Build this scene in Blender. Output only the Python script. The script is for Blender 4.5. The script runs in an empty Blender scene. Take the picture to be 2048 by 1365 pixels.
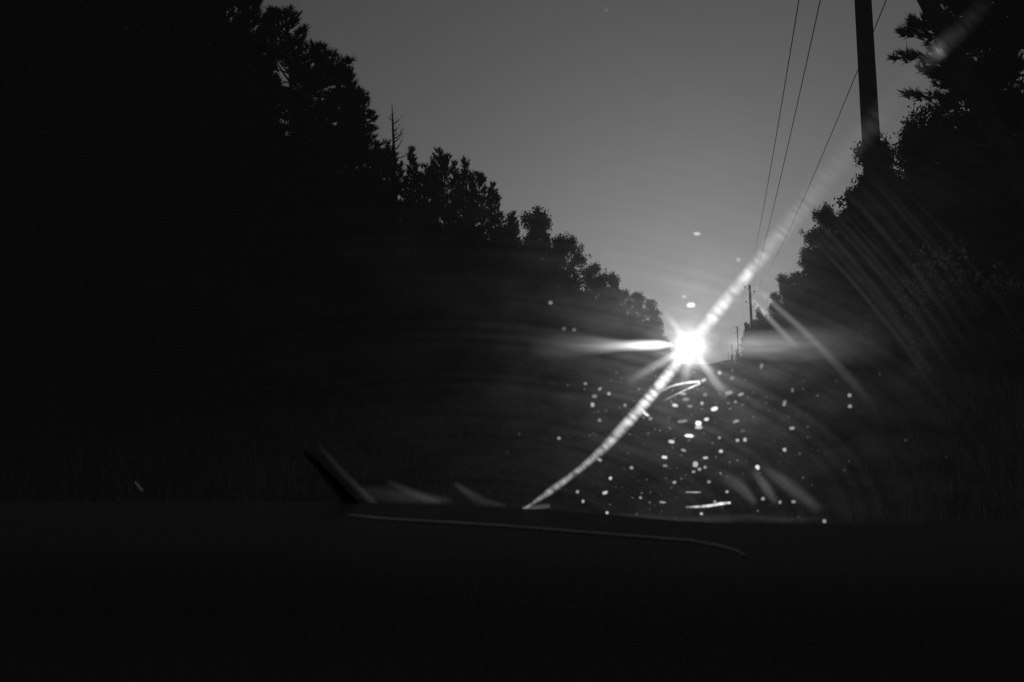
import bpy, math, random
import numpy as np
from mathutils import Vector, Matrix

random.seed(7)
rng = np.random.default_rng(11)
SC = bpy.context.scene
COL = SC.collection
R = math.radians

# ------------------------------------------------------------------ camera
F = 35 / 36 * 2048            # focal length in pixels of the photograph
CAM = Vector((0.0, 0.0, 1.12))
ROLL = R(2.6)
VP = (1446.0, 730.0)          # where the road runs to
ux, uy = VP[0] - 1024, 682.5 - VP[1]
vx = math.cos(ROLL) * ux + math.sin(ROLL) * uy
vy = -math.sin(ROLL) * ux + math.cos(ROLL) * uy
PITCH = -math.atan2(vy, F)
YAW = math.atan2(vx * math.cos(PITCH), F)
cam_rot = (Matrix.Rotation(YAW, 4, 'Z') @ Matrix.Rotation(R(90) + PITCH, 4, 'X') @ Matrix.Rotation(-ROLL, 4, 'Z'))
cd = bpy.data.cameras.new('camera')
cam = bpy.data.objects.new('camera', cd)
COL.objects.link(cam)
cam.matrix_world = Matrix.Translation(CAM) @ cam_rot
cd.lens = 35; cd.sensor_width = 36
cd.clip_start = 0.02; cd.clip_end = 12000
cd.dof.use_dof = True
cd.dof.focus_distance = 70.0
cd.dof.aperture_fstop = 13.0
cd.dof.aperture_blades = 6
SC.camera = cam
R3 = cam_rot.to_3x3()


def ray(px, py):
    d = R3 @ Vector(((px - 1024) / F, (682.5 - py) / F, -1))
    return d.normalized()


# ------------------------------------------------------------------ sky and sun
SUN = ray(1381, 692)
SUN_AZ = math.atan2(SUN.x, SUN.y)
SUN_EL = math.asin(SUN.z)
w = bpy.data.worlds.new('World'); SC.world = w; w.use_nodes = True
nt = w.node_tree; nt.nodes.clear()
out = nt.nodes.new('ShaderNodeOutputWorld')
bg = nt.nodes.new('ShaderNodeBackground')
sky = nt.nodes.new('ShaderNodeTexSky'); sky.sky_type = 'NISHITA'; sky.sun_disc = False
sky.sun_elevation = R(3.0); sky.sun_rotation = SUN_AZ
sky.air_density = 1.0; sky.dust_density = 2.2; sky.ozone_density = 1.0
bw = nt.nodes.new('ShaderNodeRGBToBW')
gm = nt.nodes.new('ShaderNodeMath'); gm.operation = 'POWER'; gm.inputs[1].default_value = 0.61
nt.links.new(sky.outputs[0], bw.inputs[0]); nt.links.new(bw.outputs[0], gm.inputs[0])
# the visible disc of the setting sun
tc = nt.nodes.new('ShaderNodeTexCoord')
dt = nt.nodes.new('ShaderNodeVectorMath'); dt.operation = 'DOT_PRODUCT'
dt.inputs[1].default_value = SUN
nt.links.new(tc.outputs['Generated'], dt.inputs[0])
mr = nt.nodes.new('ShaderNodeMapRange')
mr.inputs['From Min'].default_value = math.cos(R(0.42)); mr.inputs['From Max'].default_value = math.cos(R(0.30))
mr.inputs['To Min'].default_value = 0; mr.inputs['To Max'].default_value = 120.0
nt.links.new(dt.outputs['Value'], mr.inputs['Value'])
ad = nt.nodes.new('ShaderNodeMath'); ad.operation = 'ADD'
nt.links.new(gm.outputs[0], ad.inputs[0]); nt.links.new(mr.outputs[0], ad.inputs[1])
nt.links.new(ad.outputs[0], bg.inputs[0])
bg.inputs[1].default_value = 0.036
nt.links.new(bg.outputs[0], out.inputs[0])
sd = bpy.data.lights.new('sun', 'SUN'); sd.energy = 2.0; sd.angle = R(0.53); sd.color = (1, 1, 1)
so = bpy.data.objects.new('sun', sd); COL.objects.link(so)
so.rotation_euler = SUN.to_track_quat('Z', 'Y').to_euler()
so.location = (0, 0, 40)

SC.view_settings.view_transform = 'Standard'; SC.view_settings.look = 'None'
SC.view_settings.exposure = 0; SC.view_settings.gamma = 1
SC.view_settings.use_curve_mapping = False
cy = SC.cycles
cy.max_bounces = 5; cy.diffuse_bounces = 2; cy.glossy_bounces = 2; cy.transmission_bounces = 3
cy.transparent_max_bounces = 24
cy.use_denoising = False
cy.sample_clamp_indirect = 2


# ------------------------------------------------------------------ materials
def mat(name, col, rough=0.9, spec=0.2, var=0.3, scale=8.0, bump=0.0, stretch=(1, 1, 1)):
    m = bpy.data.materials.new(name); m.use_nodes = True
    n = m.node_tree.nodes; l = m.node_tree.links
    b = n['Principled BSDF']
    b.inputs['Roughness'].default_value = rough
    b.inputs['Specular IOR Level'].default_value = spec
    t = n.new('ShaderNodeTexCoord'); mp = n.new('ShaderNodeMapping')
    mp.inputs['Scale'].default_value = stretch
    no = n.new('ShaderNodeTexNoise'); no.inputs['Scale'].default_value = scale; no.inputs['Detail'].default_value = 5
    rp = n.new('ShaderNodeValToRGB')
    lo = col * (1 - var); hi = col * (1 + var)
    rp.color_ramp.elements[0].position = 0.3; rp.color_ramp.elements[1].position = 0.7
    rp.color_ramp.elements[0].color = (lo, lo, lo, 1); rp.color_ramp.elements[1].color = (hi, hi, hi, 1)
    l.new(t.outputs['Object'], mp.inputs[0]); l.new(mp.outputs[0], no.inputs['Vector'])
    l.new(no.outputs['Fac'], rp.inputs[0]); l.new(rp.outputs[0], b.inputs['Base Color'])
    if bump:
        bp = n.new('ShaderNodeBump'); bp.inputs['Strength'].default_value = bump
        l.new(no.outputs['Fac'], bp.inputs['Height']); l.new(bp.outputs[0], b.inputs['Normal'])
    return m


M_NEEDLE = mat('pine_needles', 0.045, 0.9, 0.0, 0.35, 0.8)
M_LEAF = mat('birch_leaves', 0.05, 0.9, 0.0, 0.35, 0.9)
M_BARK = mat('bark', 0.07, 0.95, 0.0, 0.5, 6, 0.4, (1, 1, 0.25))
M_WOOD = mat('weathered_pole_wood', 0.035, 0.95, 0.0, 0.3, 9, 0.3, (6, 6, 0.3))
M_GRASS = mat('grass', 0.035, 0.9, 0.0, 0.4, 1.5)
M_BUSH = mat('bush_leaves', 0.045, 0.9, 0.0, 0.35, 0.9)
for m_, k_ in ((M_GRASS, .05), (M_BUSH, .10)):        # thin leaves let some of the low sun through
    n_ = m_.node_tree.nodes; l_ = m_.node_tree.links
    t_ = n_.new('ShaderNodeBsdfTranslucent'); t_.inputs[0].default_value = (.12, .12, .12, 1)
    x_ = n_.new('ShaderNodeMixShader'); x_.inputs[0].default_value = k_
    l_.new(n_['Principled BSDF'].outputs[0], x_.inputs[1]); l_.new(t_.outputs[0], x_.inputs[2])
    l_.new(x_.outputs[0], n_['Material Output'].inputs['Surface'])
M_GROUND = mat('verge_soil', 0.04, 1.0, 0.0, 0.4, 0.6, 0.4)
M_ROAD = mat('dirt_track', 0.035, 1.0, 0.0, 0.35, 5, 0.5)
M_WIRE = mat('wire_metal', 0.08, 0.6, 0.3, 0.1)
M_PORC = mat('insulator_porcelain', 0.12, 0.4, 0.4, 0.1)
M_DASH = mat('dashboard_vinyl', 0.10, 0.75, 0.25, 0.15, 240, 0.15)
M_TRIM = mat('dashboard_trim', 0.7, 0.45, 0.8, 0.1, 60, 0.1)
M_TRIM.node_tree.nodes['Principled BSDF'].inputs['Metallic'].default_value = 0.8
M_PAINT = mat('dark_car_paint', 0.03, 0.3, 0.5, 0.05)
M_RUBBER = mat('wiper_rubber', 0.012, 0.95, 0.0, 0.1)
M_LINER = mat('dark_headliner', 0.03, 0.95, 0.1, 0.15, 120)


# ------------------------------------------------------------------ object helpers
def setp(o, label=None, cat=None, group=None, kind=None):
    if label: o['label'] = label
    if cat: o['category'] = cat
    if group: o['group'] = group
    if kind: o['kind'] = kind
    return o


def mesh_obj(name, verts, faces, m, parent=None, smooth=False):
    me = bpy.data.meshes.new(name)
    if isinstance(verts, np.ndarray):
        verts = np.ascontiguousarray(verts, dtype=np.float32)
        faces = np.asarray(faces, dtype=np.int32)
        k = faces.shape[1]
        me.vertices.add(len(verts)); me.vertices.foreach_set('co', verts.ravel())
        me.loops.add(faces.size); me.loops.foreach_set('vertex_index', faces.ravel())
        me.polygons.add(len(faces))
        me.polygons.foreach_set('loop_start', np.arange(len(faces), dtype=np.int32) * k)
        me.update(calc_edges=True)
    else:
        me.from_pydata([tuple(v) for v in verts], [], faces)
    me.materials.append(m)
    if smooth:
        me.polygons.foreach_set('use_smooth', [True] * len(me.polygons))
    o = bpy.data.objects.new(name, me); COL.objects.link(o)
    if parent is not None: o.parent = parent
    return o


def empty(name, loc=(0, 0, 0), **kw):
    o = bpy.data.objects.new(name, None); COL.objects.link(o)
    o.empty_display_size = 0.3; o.location = loc
    return setp(o, **kw)


class Tubes:
    """tapered tubes collected in one mesh"""
    def __init__(s): s.v = []; s.f = []
    def tube(s, pts, rad, n=6, caps=True):
        base = len(s.v)
        P = [Vector(p) for p in pts]
        for i, p in enumerate(P):
            d = (P[min(i + 1, len(P) - 1)] - P[max(i - 1, 0)])
            if d.length < 1e-9: d = Vector((0, 0, 1))
            d.normalize()
            a = d.orthogonal().normalized() if abs(d.z) < 0.9 else d.cross(Vector((0, 1, 0))).normalized()
            b = d.cross(a)
            for k in range(n):
                t = 2 * math.pi * k / n
                s.v.append(p + (a * math.cos(t) + b * math.sin(t)) * rad[i])
        for i in range(len(P) - 1):
            for k in range(n):
                k2 = (k + 1) % n
                s.f.append((base + i * n + k, base + i * n + k2, base + (i + 1) * n + k2, base + (i + 1) * n + k))
        if caps:
            s.f.append(tuple(base + k for k in reversed(range(n))))
            s.f.append(tuple(base + (len(P) - 1) * n + k for k in range(n)))
    def build(s, name, m, parent=None, smooth=True):
        return mesh_obj(name, s.v, s.f, m, parent, smooth)


def unit(a): return a / np.maximum(np.linalg.norm(a, axis=-1, keepdims=True), 1e-9)


def blades(c, d, length, width, k, spread):
    """k pointed needle blades round each tuft centre c pointing about d"""
    n = len(c)
    C = np.repeat(c, k, 0); D = np.repeat(d, k, 0)
    L = np.repeat(length, k) * rng.uniform(0.6, 1.15, n * k)
    dd = unit(D + rng.normal(0, spread, (n * k, 3)))
    p = unit(np.cross(dd, rng.normal(0, 1, (n * k, 3))))
    wv = p * (width * rng.uniform(0.7, 1.3, (n * k, 1)))
    b = C - dd * (L * 0.15)[:, None]
    v = np.stack([b - wv, b + wv, b + dd * L[:, None] + wv * 0.15], 1).reshape(-1, 3)
    f = np.arange(n * k * 3).reshape(-1, 3)
    return v, f


def leaves(c, size, k, spread):
    n = len(c)
    C = np.repeat(c, k, 0) + rng.normal(0, spread, (n * k, 3))
    a = unit(rng.normal(0, 1, (n * k, 3))); b = unit(np.cross(a, rng.normal(0, 1, (n * k, 3))))
    s = size * rng.uniform(0.6, 1.3, (n * k, 1))
    v = np.stack([C - a * s, C - b * s * 0.6, C + a * s, C + b * s * 0.6], 1).reshape(-1, 3)
    f = np.arange(n * k * 4).reshape(-1, 4)
    return v, f


# ------------------------------------------------------------------ tree kinds, 18 m high each
H0 = 18.0


def conifer(crown_from, rmax, shape, droop, tip_up, n_whorl, per, tuft_len, dens, seed, tops=1):
    rd = random.Random(seed)
    tb = Tubes()
    lean = [rd.uniform(-0.25, 0.25) for _ in range(2)]
    axis = lambda z: Vector((lean[0] * math.sin(z / 6), lean[1] * math.sin(z / 5 + 1), z))
    zs = [0, 0.6, 3, 7, 11, 15, H0 - 0.4]
    rr = [0.28, 0.21, 0.18, 0.15, 0.11, 0.06, 0.015]
    tb.tube([axis(z) for z in zs], rr, 7)
    cs, ds = [], []
    for wi in range(n_whorl):
        t = wi / (n_whorl - 1)
        z = H0 - 0.3 - t * (H0 * (1 - crown_from))
        L0 = rmax * shape(t)
        for j in range(per):
            if rd.random() < 0.10 + 0.12 * t: continue
            az = rd.uniform(0, 6.28)
            L = L0 * rd.uniform(0.55, 1.2) + 0.15
            zz = z + rd.uniform(-0.25, 0.25)
            el = rd.gauss(droop(t), 0.10)
            o = axis(zz); pts = []
            N = 5
            for i in range(N + 1):
                u = i / N
                pts.append(o + Vector((math.cos(az + u * 0.2), math.sin(az + u * 0.2), 0)) * (L * u * math.cos(el))
                           + Vector((0, 0, L * u * math.sin(el) + tip_up * L * u * u)))
            tb.tube(pts, [0.05 * (1 - i / (N + 0.7)) * (0.4 + L / 3) + 0.006 for i in range(N + 1)], 3, False)
            m = max(3, int(L * dens))
            for q in range(m):
                u = rd.uniform(0.18, 1.0) ** 0.75
                i = min(int(u * N), N - 1); fr = u * N - i
                p = pts[i].lerp(pts[i + 1], fr)
                d = (pts[i + 1] - pts[i]).normalized()
                side = d.cross(Vector((0, 0, 1))).normalized() * rd.choice((-1, 1))
                sl = L * 0.33 * (1.1 - u) * rd.random() + 0.05
                p = p + side * sl + d * sl * 0.5 + Vector((0, 0, rd.uniform(-0.08, 0.12)))
                dd = (d * 0.7 + side * 0.6 * rd.random() + Vector((0, 0, 0.25 + tip_up * 2))).normalized()
                cs.append(p[:]); ds.append(dd[:])
    for q in range(10):
        z = H0 - q * 0.13
        cs.append(axis(z)[:]); ds.append((rd.uniform(-.3, .3), rd.uniform(-.3, .3), 1))
    c = np.array(cs); d = np.array(ds)
    v, f = blades(c, d, np.full(len(c), tuft_len), 0.032, 10, 0.42)
    return tb, (v, f), M_NEEDLE


def broadleaf(crown_from, rmax, seed, size=0.11, weep=0.0, dens=1.0):
    rd = random.Random(seed)
    tb = Tubes()
    bend = rd.uniform(-0.5, 0.5)
    axis = lambda z: Vector((bend * math.sin(z / 7), 0.4 * math.sin(z / 5 + seed), z))
    tb.tube([axis(z) for z in (0, .5, 3, 7, 11, 14.5, 17.2)], [.26, .19, .16, .13, .09, .05, .01], 7)
    cs = []
    for b in range(44):
        t = rd.random() ** 0.8
        z = H0 * crown_from + (H0 * 0.97 - H0 * crown_from) * t
        L = rmax * math.sin(math.pi * min(0.12 + 0.80 * t, 1)) ** 0.7 * rd.uniform(0.55, 1.15)
        az = rd.uniform(0, 6.28); el = 0.5 + 0.35 * t + rd.gauss(0, .15)
        o = axis(z * 0.93); pts = [o]
        d = Vector((math.cos(az) * math.cos(el), math.sin(az) * math.cos(el), math.sin(el)))
        for i in range(5):
            d = (d + Vector((rd.gauss(0, .12), rd.gauss(0, .12), -0.12 - weep * 0.2))).normalized()
            pts.append(pts[-1] + d * L / 5)
        tb.tube(pts, [0.055, .04, .03, .02, .012, .006], 4, False)
        for i in range(2, 6):
            for k in range(int(5 * dens)):
                q = pts[i] + Vector([rd.gauss(0, 0.34) for _ in range(3)])
                tb.tube([pts[i], q], [.01, .004], 3, False)
                cs.append(q[:])
                if weep:
                    for s in range(3):
                        cs.append((q + Vector((rd.gauss(0, .08), rd.gauss(0, .08), -0.28 * (s + 1) * weep)))[:])
    c = np.array(cs)
    c = c[c[:, 2] < H0]
    v, f = leaves(c, size, 15 if not weep else 8, 0.19)
    return tb, (v, f), M_LEAF


def snag(seed):
    rd = random.Random(seed)
    tb = Tubes()
    tb.tube([(0, 0, z) for z in (0, 1, 6, 12, 16, H0)], [.24, .2, .17, .13, .08, .02], 6)
    for i in range(34):
        z = 9.5 + (H0 - 0.7 - 9.5) * i / 33
        az = rd.uniform(0, 6.28); L = (H0 - z) * 0.36 * rd.uniform(.6, 1.3) + .2
        d = Vector((math.cos(az), math.sin(az), -0.15)); p = Vector((0, 0, z)); pts = [p]
        for k in range(4):
            d = (d + Vector((0, 0, 0.24))).normalized(); pts.append(pts[-1] + d * L / 4)
        tb.tube(pts, [.05, .04, .032, .022, .012], 3, False)
        for k in range(5):
            q = pts[1 + k % 4]
            tb.tube([q, q + Vector((rd.gauss(0, .2), rd.gauss(0, .2), rd.uniform(0, .3)))], [.016, .008], 3, False)
    return tb, None, M_NEEDLE


def bush(seed):
    rd = random.Random(seed); tb = Tubes(); cs = []
    for b in range(16):
        az = rd.uniform(0, 6.28); el = rd.uniform(.5, 1.4); L = H0 * rd.uniform(.5, .95)
        d = Vector((math.cos(az) * math.cos(el), math.sin(az) * math.cos(el), math.sin(el)))
        pts = [d * L * t for t in (0.0, .4, .75, 1)]
        tb.tube(pts, [.25, .16, .1, .04], 4, False)
        for k in range(26):
            t = rd.uniform(.15, 1)
            cs.append((d * L * t + Vector([rd.gauss(0, 1.6) for _ in range(3)]))[:])
    c = np.array(cs); c[:, 2] = np.abs(c[:, 2])
    v, f = leaves(c, 0.34, 46, 1.1)
    return tb, (v, f), M_BUSH


P = {}
rounded = lambda t: (0.07 + 1.2 * t ** 0.72) * (1 - 0.35 * t)
narrow = lambda t: 0.05 + 0.95 * t ** 0.85
builders = {
    'pine_a': ('pine_tree', lambda: conifer(.30, 3.3, rounded, lambda t: .55 - .6 * t, .16, 27, 7, .42, 14, 1)),
    'pine_b': ('pine_tree', lambda: conifer(.34, 2.9, rounded, lambda t: .62 - .55 * t, .26, 25, 7, .42, 13, 2)),
    'pine_c': ('pine_tree', lambda: conifer(.25, 3.8, rounded, lambda t: .35 - .35 * t, .08, 23, 8, .42, 15, 3)),
    'spruce_a': ('spruce_tree', lambda: conifer(.12, 2.5, narrow, lambda t: .45 - .75 * t, .12, 40, 7, .34, 15, 4)),
    'spruce_b': ('spruce_tree', lambda: conifer(.12, 2.1, narrow, lambda t: .60 - .7 * t, .18, 40, 7, .34, 15, 5)),
    'birch_a': ('birch_tree', lambda: broadleaf(.32, 2.9, 6, .13, 0.7)),
    'birch_b': ('birch_tree', lambda: broadleaf(.30, 2.6, 7, .13, 0.5)),
    'leafy_a': ('broadleaf_tree', lambda: broadleaf(.22, 3.4, 8, .12, 0, 1.5)),
    'leafy_b': ('broadleaf_tree', lambda: broadleaf(.20, 3.0, 9, .12, 0, 1.5)),
    'snag': ('dead_spruce_tree', lambda: snag(10)),
    'bush': ('bush', lambda: bush(12)),
}
for key, (nm, fn) in builders.items():
    tb, fol, fm = fn()
    ms = []
    a = tb.build('trunk', M_BARK); ms.append(('trunk', a.data)); bpy.data.objects.remove(a)
    if fol:
        a = mesh_obj('crown', fol[0], fol[1], fm); ms.append(('crown', a.data)); bpy.data.objects.remove(a)
    P[key] = (nm, ms)


def plant(kind, x, y, h, label, cat='tree', group=None, rot=None, wide=1.0, z0=0.0):
    nm, ms = P[kind]
    e = empty(nm, (x, y, z0), label=label, cat=cat, group=group)
    e.rotation_euler = (0, 0, random.uniform(0, 6.28) if rot is None else rot)
    s = h / H0
    e.scale = (s * wide, s * wide, s)
    for n, me in ms:
        o = bpy.data.objects.new(n, me); COL.objects.link(o); o.parent = e
    return e


def plant_at(kind, px, py, L, label, cat='tree', group=None, rot=None, wide=1.0):
    """tree whose tip stands in direction (px,py), L metres beside the road axis"""
    d = ray(px, py)
    y = abs(L / (d.x / d.y))
    k = y / d.y
    return plant(kind, d.x * k, y, CAM.z + d.z * k, label, cat, group, rot, wide)


# ------------------------------------------------------------------ ground, road
def grid(name, x0, x1, ys, m, z, nx=24, amp=0.0):
    xs = np.linspace(x0, x1, nx)
    X, Y = np.meshgrid(xs, np.array(ys))
    Z = np.full_like(X, z)
    if amp:
        Z = Z + amp * (np.sin(X * .7 + Y * .13) * .4 + np.sin(X * .23 - Y * .31) * .6) * np.clip((np.abs(X + 2.2) - 4.0) / 4, 0, 1)
    v = np.stack([X, Y, Z], -1).reshape(-1, 3)
    n = len(xs); f = []
    for j in range(len(ys) - 1):
        for i in range(n - 1):
            a = j * n + i; f.append((a, a + 1, a + n + 1, a + n))
    return setp(mesh_obj(name, v, f, m), kind='structure')


grid('ground', -5000, 5000, [-60, 0, 20, 60, 150, 400, 900, 2000, 5000, 9000], M_GROUND, -0.02, 30)
grid('grass_verge', -20, 8, np.linspace(-12, 420, 200), M_GROUND, -0.006, 60, 0.10)
grid('road', -3.4, 1.1, np.linspace(-12, 620, 60), M_ROAD, 0.02, 6)

# verge grass: nobody could count the blades
gx, gy = [], []
for side in (-1, 1):
    n = 26000
    yy = 2.5 + 150 * rng.random(n) ** 1.8
    xx = 1.35 + 7 * rng.random(n) if side > 0 else -4.5 - 10 * rng.random(n)
    gx.append(xx); gy.append(yy)
n = 30000
gy.append(2.2 + 120 * rng.random(n) ** 2); gx.append(rng.uniform(-4.6, 1.5, n))
gx = np.concatenate(gx); gy = np.concatenate(gy)
c = np.stack([gx, gy, np.full_like(gx, 0.0)], 1)
d = np.tile(np.array([[0, 0, 1.0]]), (len(c), 1))
hh = np.where(np.abs(gx + 1.2) < 2.2, 0.10, 0.28) + 0.45 * rng.random(len(c)) * np.clip((np.abs(gx + 1.2) - 2.6) / 3, 0.05, 1.3)
v, f = blades(c, d, hh * 1.2, 0.012, 3, 0.28)
go = mesh_obj('verge_grass', v, f, M_GRASS)
setp(go, 'tall dark grass growing along both road verges', 'grass', kind='stuff')

# ------------------------------------------------------------------ trees of the left skyline
LEFT = [
    ('pine_c', 395, -95, 19, 'tall dark pine filling the upper left corner, tip above the picture', 1.0),
    ('pine_a', 492, -28, 18.5, 'tall dark pine cut by the top edge, left of the big round-topped pine', 0.75),
    ('pine_a', 574, 22, 18, 'big round-topped pine, tallest fully visible tip on the left skyline', 1.3),
    ('pine_c', 640, 92, 17.5, 'broad pine with layered flat branches just right of the round-topped pine', 1.3),
    ('pine_b', 682, 128, 19, 'dark pine whose branch ends step down between layered pine and pointed spruce', 1.15),
    ('spruce_a', 732, 187, 18, 'pointed spruce standing left of the bare dead tree', 1.2),
    ('snag', 784, 210, 19.5, 'bare dead spruce with thin upturned twigs sticking above its neighbours', 1.0),
    ('pine_b', 772, 292, 18, 'low dark pine below the bare dead tree', 1.2),
    ('spruce_b', 824, 302, 19, 'small-topped conifer just right of the bare dead tree', 1.0),
    ('pine_b', 848, 338, 20, 'short pine filling the dip before the candle-topped pine', 1.2),
    ('pine_b', 877, 306, 19.5, 'open candle-topped pine in the middle of the left skyline', 1.05),
    ('spruce_b', 908, 330, 19, 'thin spruce between the candle-topped pine and the sharp-tipped spruce', 1.1),
    ('spruce_a', 933, 320, 19, 'sharp-tipped spruce right of the candle-topped pine', 1.1),
    ('pine_a', 962, 350, 19, 'pine sloping down right of the sharp-tipped spruce', 1.0),
    ('spruce_b', 984, 372, 19, 'narrow conifer on the falling slope of the left skyline', 1.3),
    ('spruce_b', 1026, 428, 19, 'thin conifer top in the notch before the airy birch', 1.0),
    ('birch_b', 1010, 398, 19, 'feathery birch just before the notch in the left skyline', 0.7),
    ('birch_a', 1064, 401, 18, 'airy birch with sky showing through, right of the notch in the skyline', 0.85),
    ('birch_b', 1098, 452, 18, 'drooping birch leaning against the airy birch on its right', 0.9),
    ('leafy_a', 1128, 458, 18, 'rounded leafy tree ending the birch clump on the left skyline', 0.75),
    ('leafy_b', 1183, 511, 18, 'round leafy tree beyond the gap after the birch clump', 0.95),
    ('leafy_b', 1204, 532, 19, 'small leafy tree nestled right of the round leafy tree', 0.7),
    ('birch_a', 1222, 536, 18, 'slim birch standing after the round leafy tree', 0.65),
    ('leafy_a', 1245, 572, 19, 'low leafy tree between slim birch and the last broad crown', 0.8),
    ('leafy_a', 1276, 578, 18, 'broad leafy crown close to the sun, left of two', 0.85),
    ('leafy_b', 1300, 588, 17.5, 'broad leafy crown close to the sun, right of two', 0.8),
    ('leafy_b', 1309, 622, 18, 'leafy tree stepping down toward the sun on its left', 0.75),
    ('leafy_a', 1320, 655, 19, 'far leafy tree touching the left rim of the sun glare', 0.8),
    ('leafy_b', 1332, 678, 19, 'farthest low tree half lost in the sun glare on its left', 0.8),
]
LEFT += [
    ('pine_a', -60, -260, 17, 'nearest dark pine at the left border, top far outside the picture', 1.5),
    ('pine_c', 40, -210, 17, 'second dark pine from the left border, faint sky specks in its crown', 1.4),
    ('pine_b', 130, -230, 19, 'third dark pine from the left border, top outside the picture', 1.5),
    ('pine_a', 215, -170, 18, 'fourth dark pine from the left border, faint sky specks beside it', 1.4),
    ('pine_c', 300, -150, 19, 'fifth dark pine from the left border, top outside the picture', 1.3),
    ('pine_b', 350, -60, 21, 'sixth dark pine from the left border, behind its taller neighbours', 1.4),
    ('pine_a', 440, -80, 19, 'seventh dark pine from the left border, touching the top-edge pine', 1.1),
    ('spruce_a', 90, -60, 15.5, 'broad dark spruce low before the left border pines', 1.7),
    ('spruce_a', 250, 10, 16, 'broad dark spruce below the fourth and fifth border pines', 1.7),
    ('spruce_b', 400, 40, 17, 'broad dark spruce filling the gap under the top-edge pine', 1.8),
    ('spruce_a', 520, 190, 17.5, 'broad dark spruce under the left boughs of the round-topped pine', 1.7),
    ('spruce_a', 630, 250, 18, 'broad dark spruce under the layered pine', 1.5),
    ('spruce_b', 700, 330, 18.5, 'broad dark spruce at the foot of the pointed spruce', 1.6)]
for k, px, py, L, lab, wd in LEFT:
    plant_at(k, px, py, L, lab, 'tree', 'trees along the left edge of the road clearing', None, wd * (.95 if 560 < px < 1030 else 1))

RIGHT = [
    ('pine_b', 1950, -60, 11.5, 'dark pine filling in behind the huge near pine on the right', .95),
    ('pine_c', 1945, -330, 9.5, 'huge near pine on the right with flat drooping boughs, top outside the picture', 0.9),
    ('pine_c', 2075, -420, 10, 'nearest pine at the right border with sky slits between boughs', 1.0),
    ('leafy_b', 1862, 170, 10.5, 'leafy tree under the boughs of the huge near pine', 0.9),
    ('leafy_a', 1815, 228, 10.5, 'round leafy tree right of the near utility pole', 0.8),
    ('birch_a', 1738, 252, 9.0, 'drooping birch standing right behind the near utility pole', 0.8),
    ('birch_b', 1772, 262, 11, 'birch with pale gaps between the utility pole and the round leafy tree', 0.8),
    ('birch_b', 1692, 352, 9.0, 'birch with pale gaps left of the near pole foot', 0.85),
    ('leafy_a', 1655, 396, 9.3, 'dense leafy tree where the right skyline steepens', 0.75),
    ('leafy_b', 1632, 440, 9.2, 'leafy tree halfway down the right skyline', 0.75),
    ('leafy_a', 1612, 488, 9.3, 'leafy tree just above the two round crowns on the right', 0.7),
    ('leafy_b', 1588, 530, 9.6, 'right one of two round crowns beyond the wires', 0.8),
    ('leafy_a', 1566, 540, 9.2, 'left one of two round crowns beyond the wires', 0.7),
    ('leafy_b', 1548, 575, 9.2, 'small tree below the two round crowns on the right', 0.7),
    ('birch_b', 1521, 603, 7.6, 'small ragged tree poking up right of the second pole', 0.7),
    ('leafy_b', 1508, 632, 7.2, 'small tree behind the foot of the second pole', 0.75),
    ('birch_a', 1492, 640, 5.6, 'slim ragged tree left behind the second pole', 0.6),
    ('leafy_a', 1484, 672, 6.4, 'far tree right of the third pole', 0.75),
    ('leafy_b', 1474, 695, 7.0, 'tiny far tree right of the fourth pole', 0.8),
    ('leafy_a', 1463, 709, 6.5, 'tiny far tree near the last pole', 0.9),
]
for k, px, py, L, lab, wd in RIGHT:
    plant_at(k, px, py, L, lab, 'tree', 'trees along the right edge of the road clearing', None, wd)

# rows behind, their crowns run together in the dark
def fill(n, side, l0, l1, y0, y1, ratio, label, group):
    for i in range(n):
        t = (i + random.uniform(0.1, 0.9)) / n
        y = y0 + (y1 - y0) * t ** 1.5
        L = random.uniform(l0, l1)
        k = random.choice(['pine_a', 'pine_c', 'spruce_a', 'spruce_b', 'leafy_a'] if y < 120 else ['leafy_a', 'leafy_b', 'spruce_a'])
        h = L * ratio * random.uniform(0.78, 1.0)
        plant(k, side * L, y, h, label, 'tree', group, None, random.uniform(1.1, 1.5))


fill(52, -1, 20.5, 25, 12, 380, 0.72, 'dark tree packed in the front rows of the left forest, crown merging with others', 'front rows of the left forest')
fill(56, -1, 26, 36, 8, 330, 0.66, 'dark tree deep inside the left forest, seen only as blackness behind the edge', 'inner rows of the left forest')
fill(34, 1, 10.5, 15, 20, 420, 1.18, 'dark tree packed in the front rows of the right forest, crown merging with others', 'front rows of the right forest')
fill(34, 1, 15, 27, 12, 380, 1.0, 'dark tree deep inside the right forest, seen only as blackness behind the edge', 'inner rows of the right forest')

# undergrowth
for i in range(44):
    y = 12 + 330 * ((i + random.random()) / 44) ** 1.7
    plant('bush', -random.uniform(15.5, 20), y, random.uniform(2.5, 6), 'dark leafy bush at the foot of the left forest edge', 'bush', 'undergrowth below the left forest')
for i in range(44):
    y = 24 + 360 * ((i + random.random()) / 44) ** 1.7
    plant('bush', random.uniform(5.8, 9.8), y, random.uniform(1.8, 4.5), 'dark leafy bush at the foot of the right forest edge', 'bush', 'undergrowth below the right forest')
# far woods: masses closing the view behind the rows, and the treeline at the horizon
def wood(name, pts_fn, n, size, label):
    c = pts_fn(n)
    v, f = leaves(c, size, 1, 0.01)
    setp(mesh_obj(name, v, f, M_LEAF), label, 'forest', kind='stuff')


def deep(side, l0, l1, hk):
    def fn(n):
        y = 5 + 480 * rng.random(n) ** 1.3
        x = side * rng.uniform(l0, l1, n)
        z = rng.random(n) ** 0.9 * hk * (0.75 + 0.25 * np.sin(y * .35) * np.sin(y * .11 + 1))
        return np.stack([x, y, z], 1)
    return fn


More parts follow.
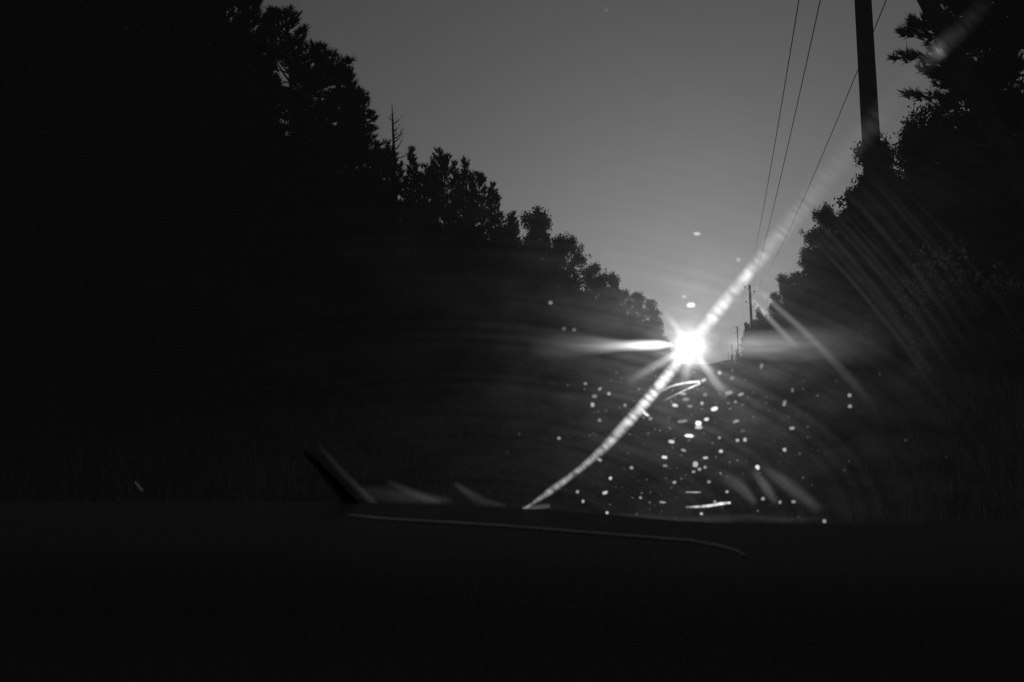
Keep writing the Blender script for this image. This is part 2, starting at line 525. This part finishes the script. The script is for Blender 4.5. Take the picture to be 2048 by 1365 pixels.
wood('forest_interior', deep(-1, 30, 48, 12.5), 26000, 1.0, 'black mass of forest far behind the left tree rows')
wood('forest_interior', deep(1, 15, 32, 15), 22000, 0.9, 'black mass of forest far behind the right tree rows')


def far_line(n):
    x = rng.uniform(-1500, 1500, n); y = rng.uniform(2600, 2800, n)
    z = rng.random(n) ** 1.2 * (9 + 4 * np.sin(x * .021) + 3 * np.sin(x * .067 + 1))
    return np.stack([x, y, z], 1)


wood('distant_forest', far_line, 26000, 2.6, 'thin line of distant forest on the horizon at the end of the road')

# ------------------------------------------------------------------ power line
def pole_pos(px, top_py, H=8.8):
    """foot of a pole of height H whose top is at the pixel"""
    d = ray(px, top_py); k = (H - CAM.z) / d.z
    return d.x * k, d.y * k


POLES = [(1499, 570), (1474, 652), (1463.5, 687), (1456, 704)]
pp = [pole_pos(*q) for q in POLES]
d0 = ray(1745, 330); y0 = 15.5
pp.insert(0, (d0.x * y0 / d0.y, y0))
names = ['thick near utility pole with a slanting brace, right of the wires',
         'second utility pole with hook insulators, halfway to the horizon',
         'third utility pole, small, over the far trees beside the sun',
         'fourth utility pole, a thin stick over the far trees',
         'last utility pole, a hair-thin stick next to the horizon']
HOOKS = [(-1, 8.55), (1, 8.05), (-1, 7.1), (1, 6.8)]
anch = []
for i, (x, y) in enumerate(pp):
    e = empty('utility_pole', (x, y, 0), label=names[i], cat='pole', group='utility poles along the right verge')
    t = Tubes(); t.tube([(0, 0, -.4), (0, 0, 1), (0, 0, 5), (0, 0, 8.72), (0, 0, 8.8)], [.15, .145, .128, .112, .07], 12)
    t.build('post', M_WOOD, e)
    a = []
    for s, hz in HOOKS:
        if i > 2: off = .3
        else: off = .42
        h = Tubes(); h.tube([(s * .08, -.02, hz - .1), (s * off * .7, -.02, hz - .12), (s * off, -.02, hz - .05), (s * off, -.02, hz + .04)], [.014] * 4, 5)
        h.build('hook', M_WIRE, e)
        q = Tubes(); q.tube([(s * off, -.02, hz), (s * off, -.02, hz + .05), (s * off, -.02, hz + .1), (s * off, -.02, hz + .16), (s * off, -.02, hz + .2)],
                            [.055, .085, .05, .075, .03], 8)
        q.build('insulator', M_PORC, e)
        a.append(Vector((x + s * off, y - .02, hz + .16)))
    anch.append(a)
# slanting brace of the near pole
b = Tubes()
p0 = Vector((0.08, 0, 8.35)); p1 = Vector((3.5, -0.3, -.3))
b.tube([p0, p1], [.12, .15], 12)
root = [o for o in COL.objects if o.name == 'utility_pole'][0]
b.build('brace', M_WOOD, root)


def wire(a, bb, sag, label, r=.011, parent=None, name='power_line_wire', gr='wires of the power line'):
    t = Tubes(); pts = []
    for i in range(41):
        u = i / 40
        p = a.lerp(bb, u); p.z -= 4 * sag * u * (1 - u); pts.append(p)
    t.tube(pts, [r] * 41, 5)
    return setp(t.build(name, M_WIRE), label, 'wire', gr)


WL = ['leftmost of the three wires against the sky', 'middle of the three wires against the sky',
      'rightmost wire, passing behind the near pole', ]
tops = [Vector((pp[0][0] - .50, pp[0][1], 8.55)), Vector((pp[0][0] + .02, pp[0][1], 8.9)), Vector((pp[0][0] + 1.38, pp[0][1] + .3, 8.75))]
ends = [anch[1][0], anch[1][2], anch[1][1]]
for i in range(3):
    wire(tops[i], ends[i], .9, WL[i])
cb = Tubes(); cb.tube([(-.6, 0.16, 8.5), (1.45, 0.16, 8.5)], [.05, .05], 8)
cb.build('crossarm', M_WOOD, root)
for i in range(1, 4):
    for k in (0, 1):
        wire(anch[i][k], anch[i + 1][k], 1.0, 'hair-thin wire between the far poles beside the sun', .008, gr='far wires beside the sun')

# ------------------------------------------------------------------ the car round the camera
car = empty('car', (0, 0, 0), label='dark interior and dirty windscreen of the car the picture is taken from', cat='car')
# windscreen surface: point for side coordinate x and height fraction t
GB = (1.22, 0.93); RAKE = R(33)


def glass_pt(x, s):
    """s metres up along the raked screen"""
    bow = 0.09 * x * x
    return Vector((x, GB[0] - bow - s * math.cos(RAKE), GB[1] - .02 * x * x + s * math.sin(RAKE)))


def on_glass(px, py, lift=0.0):
    d = ray(px, py)
    def g(k):
        p = CAM + d * k
        y_s = GB[0] - 0.09 * p.x ** 2; z_s = GB[1] - .02 * p.x ** 2
        return (p.z - z_s) - (y_s - p.y) * math.tan(RAKE)   # >0 above the screen
    lo, hi = 0.05, 6.0
    s0 = g(lo)
    for _ in range(60):
        m = (lo + hi) / 2
        if (g(m) > 0) == (s0 > 0): lo = m
        else: hi = m
    return CAM + d * (lo - lift)


def scatter_mat(name, lo, weight, rough, diffuse, core=None):
    """transparent glass with a thin film that spreads the sunlight forwards"""
    m = bpy.data.materials.new(name); m.use_nodes = True
    n = m.node_tree.nodes; l = m.node_tree.links; n.clear()
    o = n.new('ShaderNodeOutputMaterial'); mx = n.new('ShaderNodeMixShader')
    tr = n.new('ShaderNodeBsdfTransparent')
    r1 = n.new('ShaderNodeBsdfRefraction'); r1.distribution = 'GGX'
    r1.inputs['IOR'].default_value = 1.45; r1.inputs['Roughness'].default_value = rough
    nv = n.new('ShaderNodeCombineXYZ')
    for i in range(3): nv.inputs[i].default_value = -SUN[i]
    l.new(nv.outputs[0], r1.inputs['Normal'])
    if core:                                         # a second, tighter lobe, added to spread a bloom round the sun
        r2 = n.new('ShaderNodeBsdfRefraction'); r2.distribution = 'GGX'
        r2.inputs['IOR'].default_value = 1.45; r2.inputs['Roughness'].default_value = core[0]
        l.new(nv.outputs[0], r2.inputs['Normal'])
        mc = n.new('ShaderNodeMixShader'); mc.inputs[0].default_value = core[1]
        l.new(r1.outputs[0], mc.inputs[1]); l.new(r2.outputs[0], mc.inputs[2]); r1 = mc
    tl = n.new('ShaderNodeBsdfTranslucent'); tl.inputs[0].default_value = (.9, .9, .9, 1)
    m2 = n.new('ShaderNodeMixShader'); m2.inputs[0].default_value = diffuse
    l.new(r1.outputs[0], m2.inputs[1]); l.new(tl.outputs[0], m2.inputs[2])
    l.new(tr.outputs[0], mx.inputs[1]); l.new(m2.outputs[0], mx.inputs[2])
    l.new(mx.outputs[0], o.inputs['Surface'])
    return m, n, l, mx, r1


# dusty film over the whole pane: wiper rings round the pivot plus mottling
M_FILM, n, l, mx, r1 = scatter_mat('dusty_windscreen_glass', 0, 0, .50, .03, (.16, .30))
piv = on_glass(965, 1085)
geo = n.new('ShaderNodeNewGeometry')
vd = n.new('ShaderNodeVectorMath'); vd.operation = 'DISTANCE'; vd.inputs[1].default_value = piv
l.new(geo.outputs['Position'], vd.inputs[0])
cx = n.new('ShaderNodeCombineXYZ'); l.new(vd.outputs['Value'], cx.inputs[0])
rn = n.new('ShaderNodeTexNoise'); rn.inputs['Scale'].default_value = 60; rn.inputs['Detail'].default_value = 6; rn.inputs['Roughness'].default_value = .7
l.new(cx.outputs[0], rn.inputs['Vector'])
mn = n.new('ShaderNodeTexNoise'); mn.inputs['Scale'].default_value = 14; mn.inputs['Detail'].default_value = 7; mn.inputs['Roughness'].default_value = .65
l.new(geo.outputs['Position'], mn.inputs['Vector'])
mu = n.new('ShaderNodeMath'); mu.operation = 'MULTIPLY'; l.new(rn.outputs['Fac'], mu.inputs[0]); l.new(mn.outputs['Fac'], mu.inputs[1])
pw = n.new('ShaderNodeMath'); pw.operation = 'POWER'; pw.inputs[1].default_value = 1.4; l.new(mu.outputs[0], pw.inputs[0])
FILM = n.new('ShaderNodeMath'); FILM.operation = 'MULTIPLY'; FILM.inputs[1].default_value = 0.0100; l.new(pw.outputs[0], FILM.inputs[0])
l.new(FILM.outputs[0], mx.inputs[0])

ct = n.new('ShaderNodeMixShader'); ct.inputs[0].default_value = 0.006     # even pale veil added to lift the blacks
tl2 = n.new('ShaderNodeBsdfTranslucent'); tl2.inputs[0].default_value = (.9, .9, .9, 1)
om = [q for q in n if q.type == 'OUTPUT_MATERIAL'][0]
l.new(mx.outputs[0], ct.inputs[1]); l.new(tl2.outputs[0], ct.inputs[2]); l.new(ct.outputs[0], om.inputs['Surface'])
vs, fs = [], []
NX, NS = 30, 16
for j in range(NS + 1):
    for i in range(NX + 1):
        vs.append(glass_pt(-1.05 + 1.75 * i / NX, -.03 + .88 * j / NS))
for j in range(NS):
    for i in range(NX):
        a = j * (NX + 1) + i; fs.append((a, a + 1, a + NX + 2, a + NX + 1))
glass = mesh_obj('windscreen', vs, fs, M_FILM, car, True)
glass['label'] = 'windscreen covered with a dusty film, specks and smears'
me = glass.data
if me.polygons[0].normal.dot(-SUN) < 0: me.flip_normals()


def film_mat(name, rough, diffuse, gain, nscale, contrast):
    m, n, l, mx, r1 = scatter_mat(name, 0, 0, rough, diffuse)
    at = n.new('ShaderNodeAttribute'); at.attribute_name = 'film_weight'
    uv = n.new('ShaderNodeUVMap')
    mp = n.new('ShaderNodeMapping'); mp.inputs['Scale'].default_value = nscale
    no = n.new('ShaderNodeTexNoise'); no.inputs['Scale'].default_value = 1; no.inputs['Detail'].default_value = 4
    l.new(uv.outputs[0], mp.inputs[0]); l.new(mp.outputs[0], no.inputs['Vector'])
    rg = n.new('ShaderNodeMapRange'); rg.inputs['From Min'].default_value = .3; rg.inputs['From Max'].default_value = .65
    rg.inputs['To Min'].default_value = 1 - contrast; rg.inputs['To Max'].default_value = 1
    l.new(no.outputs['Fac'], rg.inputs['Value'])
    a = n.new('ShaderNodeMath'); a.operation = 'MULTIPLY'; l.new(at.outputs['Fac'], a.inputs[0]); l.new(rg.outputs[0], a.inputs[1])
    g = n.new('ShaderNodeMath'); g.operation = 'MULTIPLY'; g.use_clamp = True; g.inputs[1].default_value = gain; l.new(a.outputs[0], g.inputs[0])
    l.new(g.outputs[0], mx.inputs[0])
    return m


M_STREAK = film_mat('smear_sun_streak', .62, .12, .15, (80, .3, 1), .9)
M_SOFT = film_mat('soft_smear_flare', .55, .08, .10, (10, 2.5, 1), .45)
M_SPECK = film_mat('dirt_speck', .75, .35, .18, (3, 3, 1), .3)
_lift = [0.0012]


def smear_and_flare(name, line, m, label=None, rows=11, steps=14, power=1.5, parent=None):
    """strip of film on the glass, for wiper smears and painted flare alike; line = (px, py, halfwidth px, density)"""
    jit = 0
    _lift[0] += 0.00025
    L = np.array(line, float)
    t = np.arange(len(L)); tt = np.linspace(0, len(L) - 1, (len(L) - 1) * steps + 1)
    C = np.stack([np.interp(tt, t, L[:, k]) for k in range(4)], 1)
    if len(L) > 2:                                   # smooth the polyline
        for _ in range(steps // 2 * 3):
            C[1:-1] = (C[:-2] + 2 * C[1:-1] + C[2:]) / 4
    dirs = np.gradient(C[:, :2], axis=0); dirs /= np.linalg.norm(dirs, axis=1)[:, None]
    nrm = np.stack([-dirs[:, 1], dirs[:, 0]], 1)
    vs, den, uvs = [], [], []
    ln = 0
    for i in range(len(C)):
        if i: ln += np.linalg.norm(C[i, :2] - C[i - 1, :2])
        for j in range(rows):
            s = -1 + 2 * j / (rows - 1)
            q = C[i, :2] + nrm[i] * s * C[i, 2] * (1 + jit * (.12 * math.sin(i * 1.7) + .10 * math.sin(i * .61 + 2)))
            vs.append(on_glass(q[0], q[1], _lift[0]))
            den.append(C[i, 3] * max(0, 1 - abs(s) ** power) ** 1.2)
            uvs.append((ln / 1000, s))
    fs = [(i * rows + j, i * rows + j + 1, (i + 1) * rows + j + 1, (i + 1) * rows + j) for i in range(len(C) - 1) for j in range(rows - 1)]
    o = mesh_obj(name, vs, fs, m, parent or glass, True)
    me = o.data
    if me.polygons[0].normal.dot(-SUN) < 0: me.flip_normals()
    a = me.attributes.new('film_weight', 'FLOAT', 'POINT'); a.data.foreach_set('value', np.array(den, dtype=np.float32))
    u = me.uv_layers.new(name='UVMap')
    for lp in me.loops: u.data[lp.index].uv = uvs[lp.vertex_index]
    if label: o['label'] = label
    return o


smear_and_flare('smear_and_flare', [(1040, 1024, 3, .30), (1075, 1001, 5, .34), (1100, 983, 9, .5), (1150, 947, 7, .28), (1200, 905, 10, .28), (1250, 852, 13, .30),  # sun streak off the wiper grooves, both halves; its brightness set by film density
                (1300, 795, 12.5, .34), (1340, 745, 13, .3), (1360, 720, 13, .15), (1381, 692, 12, .0)], M_STREAK, 'crisp beaded streak of sunlight drawn as greasy film, running down-left from the sun')
smear_and_flare('smear_and_flare', [(1381, 692, 12, .0), (1405, 661, 15, .12), (1430, 629, 16, .24), (1448, 606, 16, .18), (1467, 583, 15, .13), (1485, 562, 15, .14),
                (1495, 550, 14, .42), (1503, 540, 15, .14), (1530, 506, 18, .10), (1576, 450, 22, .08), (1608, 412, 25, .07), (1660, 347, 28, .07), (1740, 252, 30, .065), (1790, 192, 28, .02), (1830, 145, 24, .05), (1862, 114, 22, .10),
                (1876, 101, 22, .9), (1890, 88, 24, .14), (1920, 60, 24, .11), (1978, 0, 22, .03)], M_STREAK, 'wide soft streak of sunlight drawn as greasy film, running up-right from the sun')
smear_and_flare('smear_and_flare', [(1100, 1012, 6, .12), (1045, 1019, 8, .2)], M_SOFT)
smear_and_flare('smear_and_flare', [(1345, 690, 5, .12), (1320, 690, 11, .40), (1285, 691, 12, .40), (1240, 692, 12, .18), (1190, 692, 20, .06), (1050, 690, 36, .0)], M_SOFT,  # flare band beside the sun, painted in as film on the glass
      'short bright horizontal flare drawn on the glass left of the sun')
smear_and_flare('smear_and_flare', [(1440, 692, 20, .0), (1500, 690, 30, .08), (1560, 690, 34, .065), (1650, 688, 42, .04), (1790, 690, 50, .0)], M_SOFT,  # fainter flare band on the other side, painted in likewise
      'faint horizontal flare drawn on the glass right of the sun')
smear_and_flare('smear_and_flare', [(1360, 705, 9, .10), (1310, 732, 11, .06), (1250, 768, 13, .0)], M_SOFT)  # this and the next three: star rays of the sun, painted as soft film
smear_and_flare('smear_and_flare', [(1398, 715, 9, .10), (1425, 755, 12, .07), (1455, 795, 14, .01)], M_SOFT)
smear_and_flare('smear_and_flare', [(1376, 725, 12, .08), (1370, 760, 13, .03), (1366, 785, 14, .0)], M_SOFT)
smear_and_flare('smear_and_flare', [(1365, 672, 9, .08), (1345, 645, 9, .04), (1325, 620, 8, .0)], M_SOFT)
for ln in ([(1538, 600, 7, .05), (1600, 655, 9, .045), (1680, 735, 12, .03), (1760, 830, 14, .0)],
           [(1515, 612, 6, .07), (1560, 660, 8, .06), (1600, 700, 9, .0)],
           [(1510, 945, 9, .02), (1530, 972, 14, .07), (1548, 1000, 10, .05)],
           [(1530, 940, 10, .015), (1570, 965, 20, .05), (1625, 1010, 16, .05)],
           [(1450, 955, 16, .015), (1480, 972, 18, .04), (1505, 1000, 10, .05)],
           [(650, 905, 6, .10), (690, 950, 9, .10), (742, 1000, 9, .16)],
           [(735, 985, 18, .08), (800, 992, 24, .12), (880, 1000, 10, .1)],
           [(790, 970, 8, .1), (850, 998, 12, .10), (875, 1004, 6, .1)],
           [(920, 975, 8, .1), (960, 1002, 14, .06), (1000, 1010, 6, .05)],
           [(640, 945, 4, .1), (665, 975, 5, .35), (688, 1000, 4, .1)],
           [(1260, 1032, 8, .015), (1370, 1042, 10, .02), (1500, 1034, 9, .015), (1570, 1040, 9, .02), (1640, 1038, 6, .01)]):
    a_, z_ = ln[0], ln[-1]
    ln = [(a_[0] - (ln[1][0] - a_[0]) * .35, a_[1] - (ln[1][1] - a_[1]) * .35, a_[2], 0)] + ln + \
         [(z_[0] + (z_[0] - ln[-2][0]) * .35, z_[1] + (z_[1] - ln[-2][1]) * .35, z_[2], 0)]
    smear_and_flare('smear_and_flare', ln, M_SOFT)
for i in range(13):                                  # faint parallel wipe lines over the right trees
    o_ = i * 17 - 70 + random.uniform(-6, 6); q_ = random.uniform(-50, 40)
    hw = random.uniform(3, 9); de = random.uniform(.004, .018) * (1.6 if i in (4, 7) else 1)
    smear_and_flare('smear_and_flare', [(1640 + o_ * .8 + q_, 400 - o_ * .6 + q_, hw, 0), (1735 + o_ * .8 + q_, 500 - o_ * .6 + q_, hw, de),
                    (1835 + o_ * .8 + q_, 622 - o_ * .6 + q_, hw * 1.2, de * .9), (1925 + o_ * .8 + q_, 760 - o_ * .6 + q_, hw, 0)], M_SOFT)
# thin scratches, plus one painted wiper glint
for ln in ([(1400, 764, 2.2, .35), (1370, 766, 1.6, .3), (1330, 776, 1.2, .08)],
           [(1400, 767, 2.2, .4), (1365, 783, 1.6, .25), (1325, 803, 1.2, .04)],
           [(1398, 762, 2.2, .3), (1350, 769, 1.8, .2), (1310, 790, 1.6, .05)],
           [(1372, 1015, 2, .2), (1415, 1013, 3.2, .8), (1440, 1008, 3.6, 1.0), (1461, 1006, 2.6, 1.0)],  # bright glint of the wiper, put on the glass as a line
           [(1372, 985, 1.6, .3), (1402, 985, 1.6, .3)],
           [(270, 964, 2.5, .9), (278, 974, 3.0, .9), (285, 982, 2.2, .6)],
           [(1282, 818, 3, .2), (1291, 829, 3.4, .5), (1298, 832, 2, .2)]):
    smear_and_flare('scratch_and_glint', ln, M_STREAK, rows=5, power=3)

# dirt specks: (px, py, half width, half height, tilt deg, density)
SP = [(1382, 610.5, 9, 5, 0, .55), (1439, 746, 5, 6, 30, .25), (1407, 761, 8, 5, 25, .3), (1366, 788, 8, 4, -5, .2), (1350, 811, 8, 4, -12, .4), (1429, 818, 8, 4.5, 15, .6),
      (1404, 807, 4, 4, 0, .25), (1396.5, 847, 9, 5.5, 0, .9), (1397, 855, 9, 4, 0, .35), (1413, 839, 6, 4.5, 8, .5), (1378, 872, 10, 4, -3, .8), (1343, 884, 9, 4, -8, .45),
      (1329, 915, 8, 4, -8, .6), (1411, 916, 7, 3, 8, .4), (1185, 810, 4.5, 5, 0, .3), (1218, 788, 4.5, 4.5, 0, .25), (1200, 778, 5, 4, 40, .2), (1171, 768, 4, 4, 0, .15),
      (1189, 793, 7, 4, 0, .13), (1118, 877, 5, 4, -20, .3), (1221, 957, 4.5, 4.5, 0, .6), (1155, 984, 4, 4, 0, .4), (1166, 1003, 4, 4, 0, .5), (1210, 986, 6, 4, 20, .6),
      (1214, 1026, 4, 4, 0, .7), (1403, 1028, 4, 4, 0, .6), (1454, 984, 4, 4, 0, .4), (1281, 996, 4, 4, 0, .35), (1325, 1005, 8, 3, -5, .3), (1515, 935, 5, 6, 35, .7),
      (1569, 900, 4.5, 4.5, 0, .35), (1475, 881, 4, 4, 0, .3), (1490, 880, 4, 5, 0, .3), (1442, 903, 4.5, 4.5, 0, .4), (1439, 876, 4, 4, 0, .2), (1367, 901, 6, 4, -20, .2),
      (1391, 929, 6, 7, 0, .35), (1399, 939, 4, 4, 0, .25), (1584, 857, 8, 4, 8, .25), (1699, 791, 5, 5, 0, .3), (1700, 813, 4.5, 5, 0, .3), (1472, 843, 9, 4, 18, .18),
      (1482, 789, 7, 4, 25, .18), (1458, 786, 9, 5, 15, .14), (1464, 757, 6, 4, 20, .10), (1471, 804, 4, 4, 0, .15), (1101, 606, 4.5, 5, 0, .22), (1250, 811, 4, 4, 0, .15),
      (1199, 841, 4, 4, 0, .14), (1301, 838, 4, 4, 0, .14), (1263, 936, 4, 4, 0, .25), (1199, 920, 6, 3.5, -30, .3), (1649, 1043, 4.5, 4.5, 0, .4), (1523, 733, 4, 7, -15, .1),
      (1148, 660, 5, 5, 0, .10), (1128, 658, 4, 5, 0, .09), (1330, 670, 6, 6, 0, .12), (1394, 468, 8, 3.5, 0, .4), (1368, 594, 5, 4, 0, .15), (1477, 520, 5, 4, 0, .15),
      (1213, 20, 2, 2, 0, .8), (1388, 745, 3, 3, 0, .1), (1569, 807, 5, 8, -15, .14), (1585, 781, 4, 6, -10, .1), (1365, 843, 12, 4, 5, .12), (1372, 799, 9, 4, 0, .12),
      (1410, 790, 6, 4, 0, .1), (1560, 1005, 4, 4, 0, .3), (1587, 1004, 5, 5, 0, .3), (1526, 998, 4, 4, 0, .3), (1380, 813, 8, 3, 0, .12), (1349, 965, 4.5, 4, 20, .3),
      (1418, 964, 5, 4, 0, .2), (1410, 935, 4, 4, 0, .25), (1387, 944, 4, 3.5, 0, .25), (1330, 932, 6, 3, 0, .18), (1430, 1004, 3.5, 3.5, 0, .3), (1230, 1040, 3, 3, 0, .15)]
for _ in range(210):                                 # finer dust, denser low in the wiped area
    px = random.gauss(1400, 150); py = random.uniform(735, 1035)
    s = random.uniform(1.0, 3.4)
    SP.append((px, py, s, s * random.uniform(.7, 1.1), random.uniform(-30, 30), random.uniform(.01, .10)))


def speck(px, py, a, b, tilt, den):
    _lift[0] += 0.00001
    ca, sa = math.cos(R(tilt)), -math.sin(R(tilt))
    vs, dn, fs = [on_glass(px, py, _lift[0])], [den], []
    K = 10; a *= random.uniform(.7, 1.0); b *= random.uniform(.65, .95)
    for ring, fr in ((.7, 1.0), (1.0, 0.25)):
        for k in range(K):
            t = 2 * math.pi * k / K; wob = random.uniform(.88, 1.1)
            c_, s_ = math.cos(t), math.sin(t)
            c_ = math.copysign(abs(c_) ** .7, c_); s_ = math.copysign(abs(s_) ** .7, s_)
            u, v_ = a * ring * wob * c_, b * ring * wob * s_
            vs.append(on_glass(px + u * ca - v_ * sa, py + u * sa + v_ * ca, _lift[0])); dn.append(den * fr)
    for k in range(K):
        k2 = (k + 1) % K
        fs.append((0, 1 + k, 1 + k2)); fs.append((1 + k, 1 + K + k, 1 + K + k2, 1 + k2))
    o = mesh_obj('dirt_speck', vs, fs, M_SPECK, glass)
    if o.data.polygons[0].normal.dot(-SUN) < 0: o.data.flip_normals()
    at = o.data.attributes.new('film_weight', 'FLOAT', 'POINT'); at.data.foreach_set('value', np.array(dn, dtype=np.float32))
    return o


for s in SP: speck(*s)

# dashboard: lofted from the foot of the glass towards the camera
edge_px = [(-300, 1010), (0, 1004), (400, 1003), (740, 1006), (1100, 1020), (1400, 1046), (1650, 1048), (2048, 1040), (2300, 1036)]
edge = [on_glass(a, b_, 0.004) for a, b_ in edge_px]
xs = [e.x for e in edge]
prof = [(0.0, 0.0), (.10, -.004), (.22, -.012), (.30, -.028), (.33, -.050), (.36, -.066), (.46, -.075), (.58, -.095), (.66, -.14), (.70, -.24), (.70, -.60)]
vs, fs = [], []
NXD = 44
x_a, x_b = edge[0].x - .3, edge[-1].x + .25
for i in range(NXD + 1):
    x = x_a + (x_b - x_a) * i / NXD
    y = float(np.interp(x, xs, [e.y for e in edge])); z = float(np.interp(x, xs, [e.z for e in edge]))
    for (dy, dz) in prof:
        vs.append((x, y - dy, z + dz))
m_ = len(prof)
for i in range(NXD):
    for j in range(m_ - 1):
        a = i * m_ + j; fs.append((a, a + 1, a + m_ + 1, a + m_))
dash = mesh_obj('dashboard', vs, fs, M_DASH, car, True)


def px_at(px, py, y):
    d = ray(px, py); return CAM + d * (y / d.y)


t = Tubes()
LT = [(700, 1032), (780, 1040), (1000, 1053), (1200, 1069), (1340, 1080), (1380, 1083), (1440, 1094), (1475, 1104), (1492, 1114)]
t.tube([px_at(a, b_, .855) for a, b_ in LT], [.0018] * len(LT), 8)
t.build('dashboard_trim', M_TRIM, dash)
# wiper resting at the foot of the glass, arm slanting up on the left
wp = mesh_obj('wiper', [], [], M_RUBBER, car)
t = Tubes(); q = [on_glass(a, b_, -.012) for a, b_ in ((1090, 1030), (1250, 1040), (1450, 1052), (1650, 1060))]
t.tube(q, [.004, .006, .006, .004], 6); t.build('blade', M_RUBBER, wp)
t = Tubes(); q = [on_glass(a, b_, -.02) for a, b_ in ((625, 905), (668, 952), (712, 1004), (760, 1050))]
t.tube(q, [.004, .007, .010, .012], 6); t.build('arm', M_RUBBER, wp)

# pillars, header and roof that hold the glass
def slab(name, a, b_, w_, th, m):
    a = Vector(a); b_ = Vector(b_); d = (b_ - a).normalized(); s = d.cross(Vector((0, -.55, .83))).normalized() * w_ / 2
    n_ = s.cross(d).normalized() * th / 2
    vs = []
    for p in (a, b_):
        for (u, v_) in ((-1, -.5), (-.7, -1), (.7, -1), (1, -.5), (1, .5), (.7, 1), (-.7, 1), (-1, .5)):
            vs.append(p + s * u + n_ * v_)
    fs = [(k, (k + 1) % 8, 8 + (k + 1) % 8, 8 + k) for k in range(8)] + [tuple(reversed(range(8))), tuple(range(8, 16))]
    return mesh_obj(name, vs, fs, m, car)


slab('windscreen_pillar', glass_pt(.685, -.06), glass_pt(.685, .88), .07, .05, M_LINER)
slab('windscreen_pillar', glass_pt(-1.08, -.06), glass_pt(-1.08, .88), .07, .05, M_LINER)
vs, fs = [], []
for j, (y, z) in enumerate(((GB[0] - .845 * math.cos(RAKE), GB[1] + .845 * math.sin(RAKE)), (.3, 1.44), (-.3, 1.47), (-1.4, 1.45), (-2.0, 1.2), (-2.1, .5))):
    for i in range(13):
        x = -1.12 + 1.88 * i / 12; k = ((i - 6) / 6) ** 2
        vs.append((x, y - (.06 * k if j == 0 else 0), z - .05 * k))
for j in range(5):
    for i in range(12):
        a = j * 13 + i; fs.append((a, a + 1, a + 14, a + 13))
mesh_obj('roof', vs, fs, M_LINER, car, True)
# bonnet and doors
vs, fs = [], []
for j, (y, z) in enumerate(((1.3, .80), (1.6, .80), (2.0, .77), (2.25, .68), (2.35, .45))):
    for i in range(13):
        x = -.98 + 1.6 * i / 12; k = ((i - 6) / 6) ** 2
        vs.append((x, y - .08 * k, z - .06 * k))
for j in range(4):
    for i in range(12):
        a = j * 13 + i; fs.append((a, a + 1, a + 14, a + 13))
mesh_obj('bonnet', vs, fs, M_PAINT, car, True)
for x in (-1.13, .77):
    vs = [(x, y, z) for y, z in ((-2.1, .25), (1.3, .25), (1.3, .84), (1.0, .90), (-2.1, .95))]
    s = .05 if x > 0 else -.05
    vs += [(a + s, b_, c_) for a, b_, c_ in vs]
    mesh_obj('door', vs, [(0, 1, 2, 3, 4), (9, 8, 7, 6, 5)] + [(k, k + 5, (k + 1) % 5 + 5, (k + 1) % 5) for k in range(5)], M_PAINT, car)
mesh_obj('floor_pan', [(x, y, .24 + z) for z in (0, .04) for x, y in ((-1.1, -2.1), (.75, -2.1), (.75, 1.3), (-1.1, 1.3))],
         [(3, 2, 1, 0), (4, 5, 6, 7), (0, 1, 5, 4), (1, 2, 6, 5), (2, 3, 7, 6), (3, 0, 4, 7)], M_LINER, car)
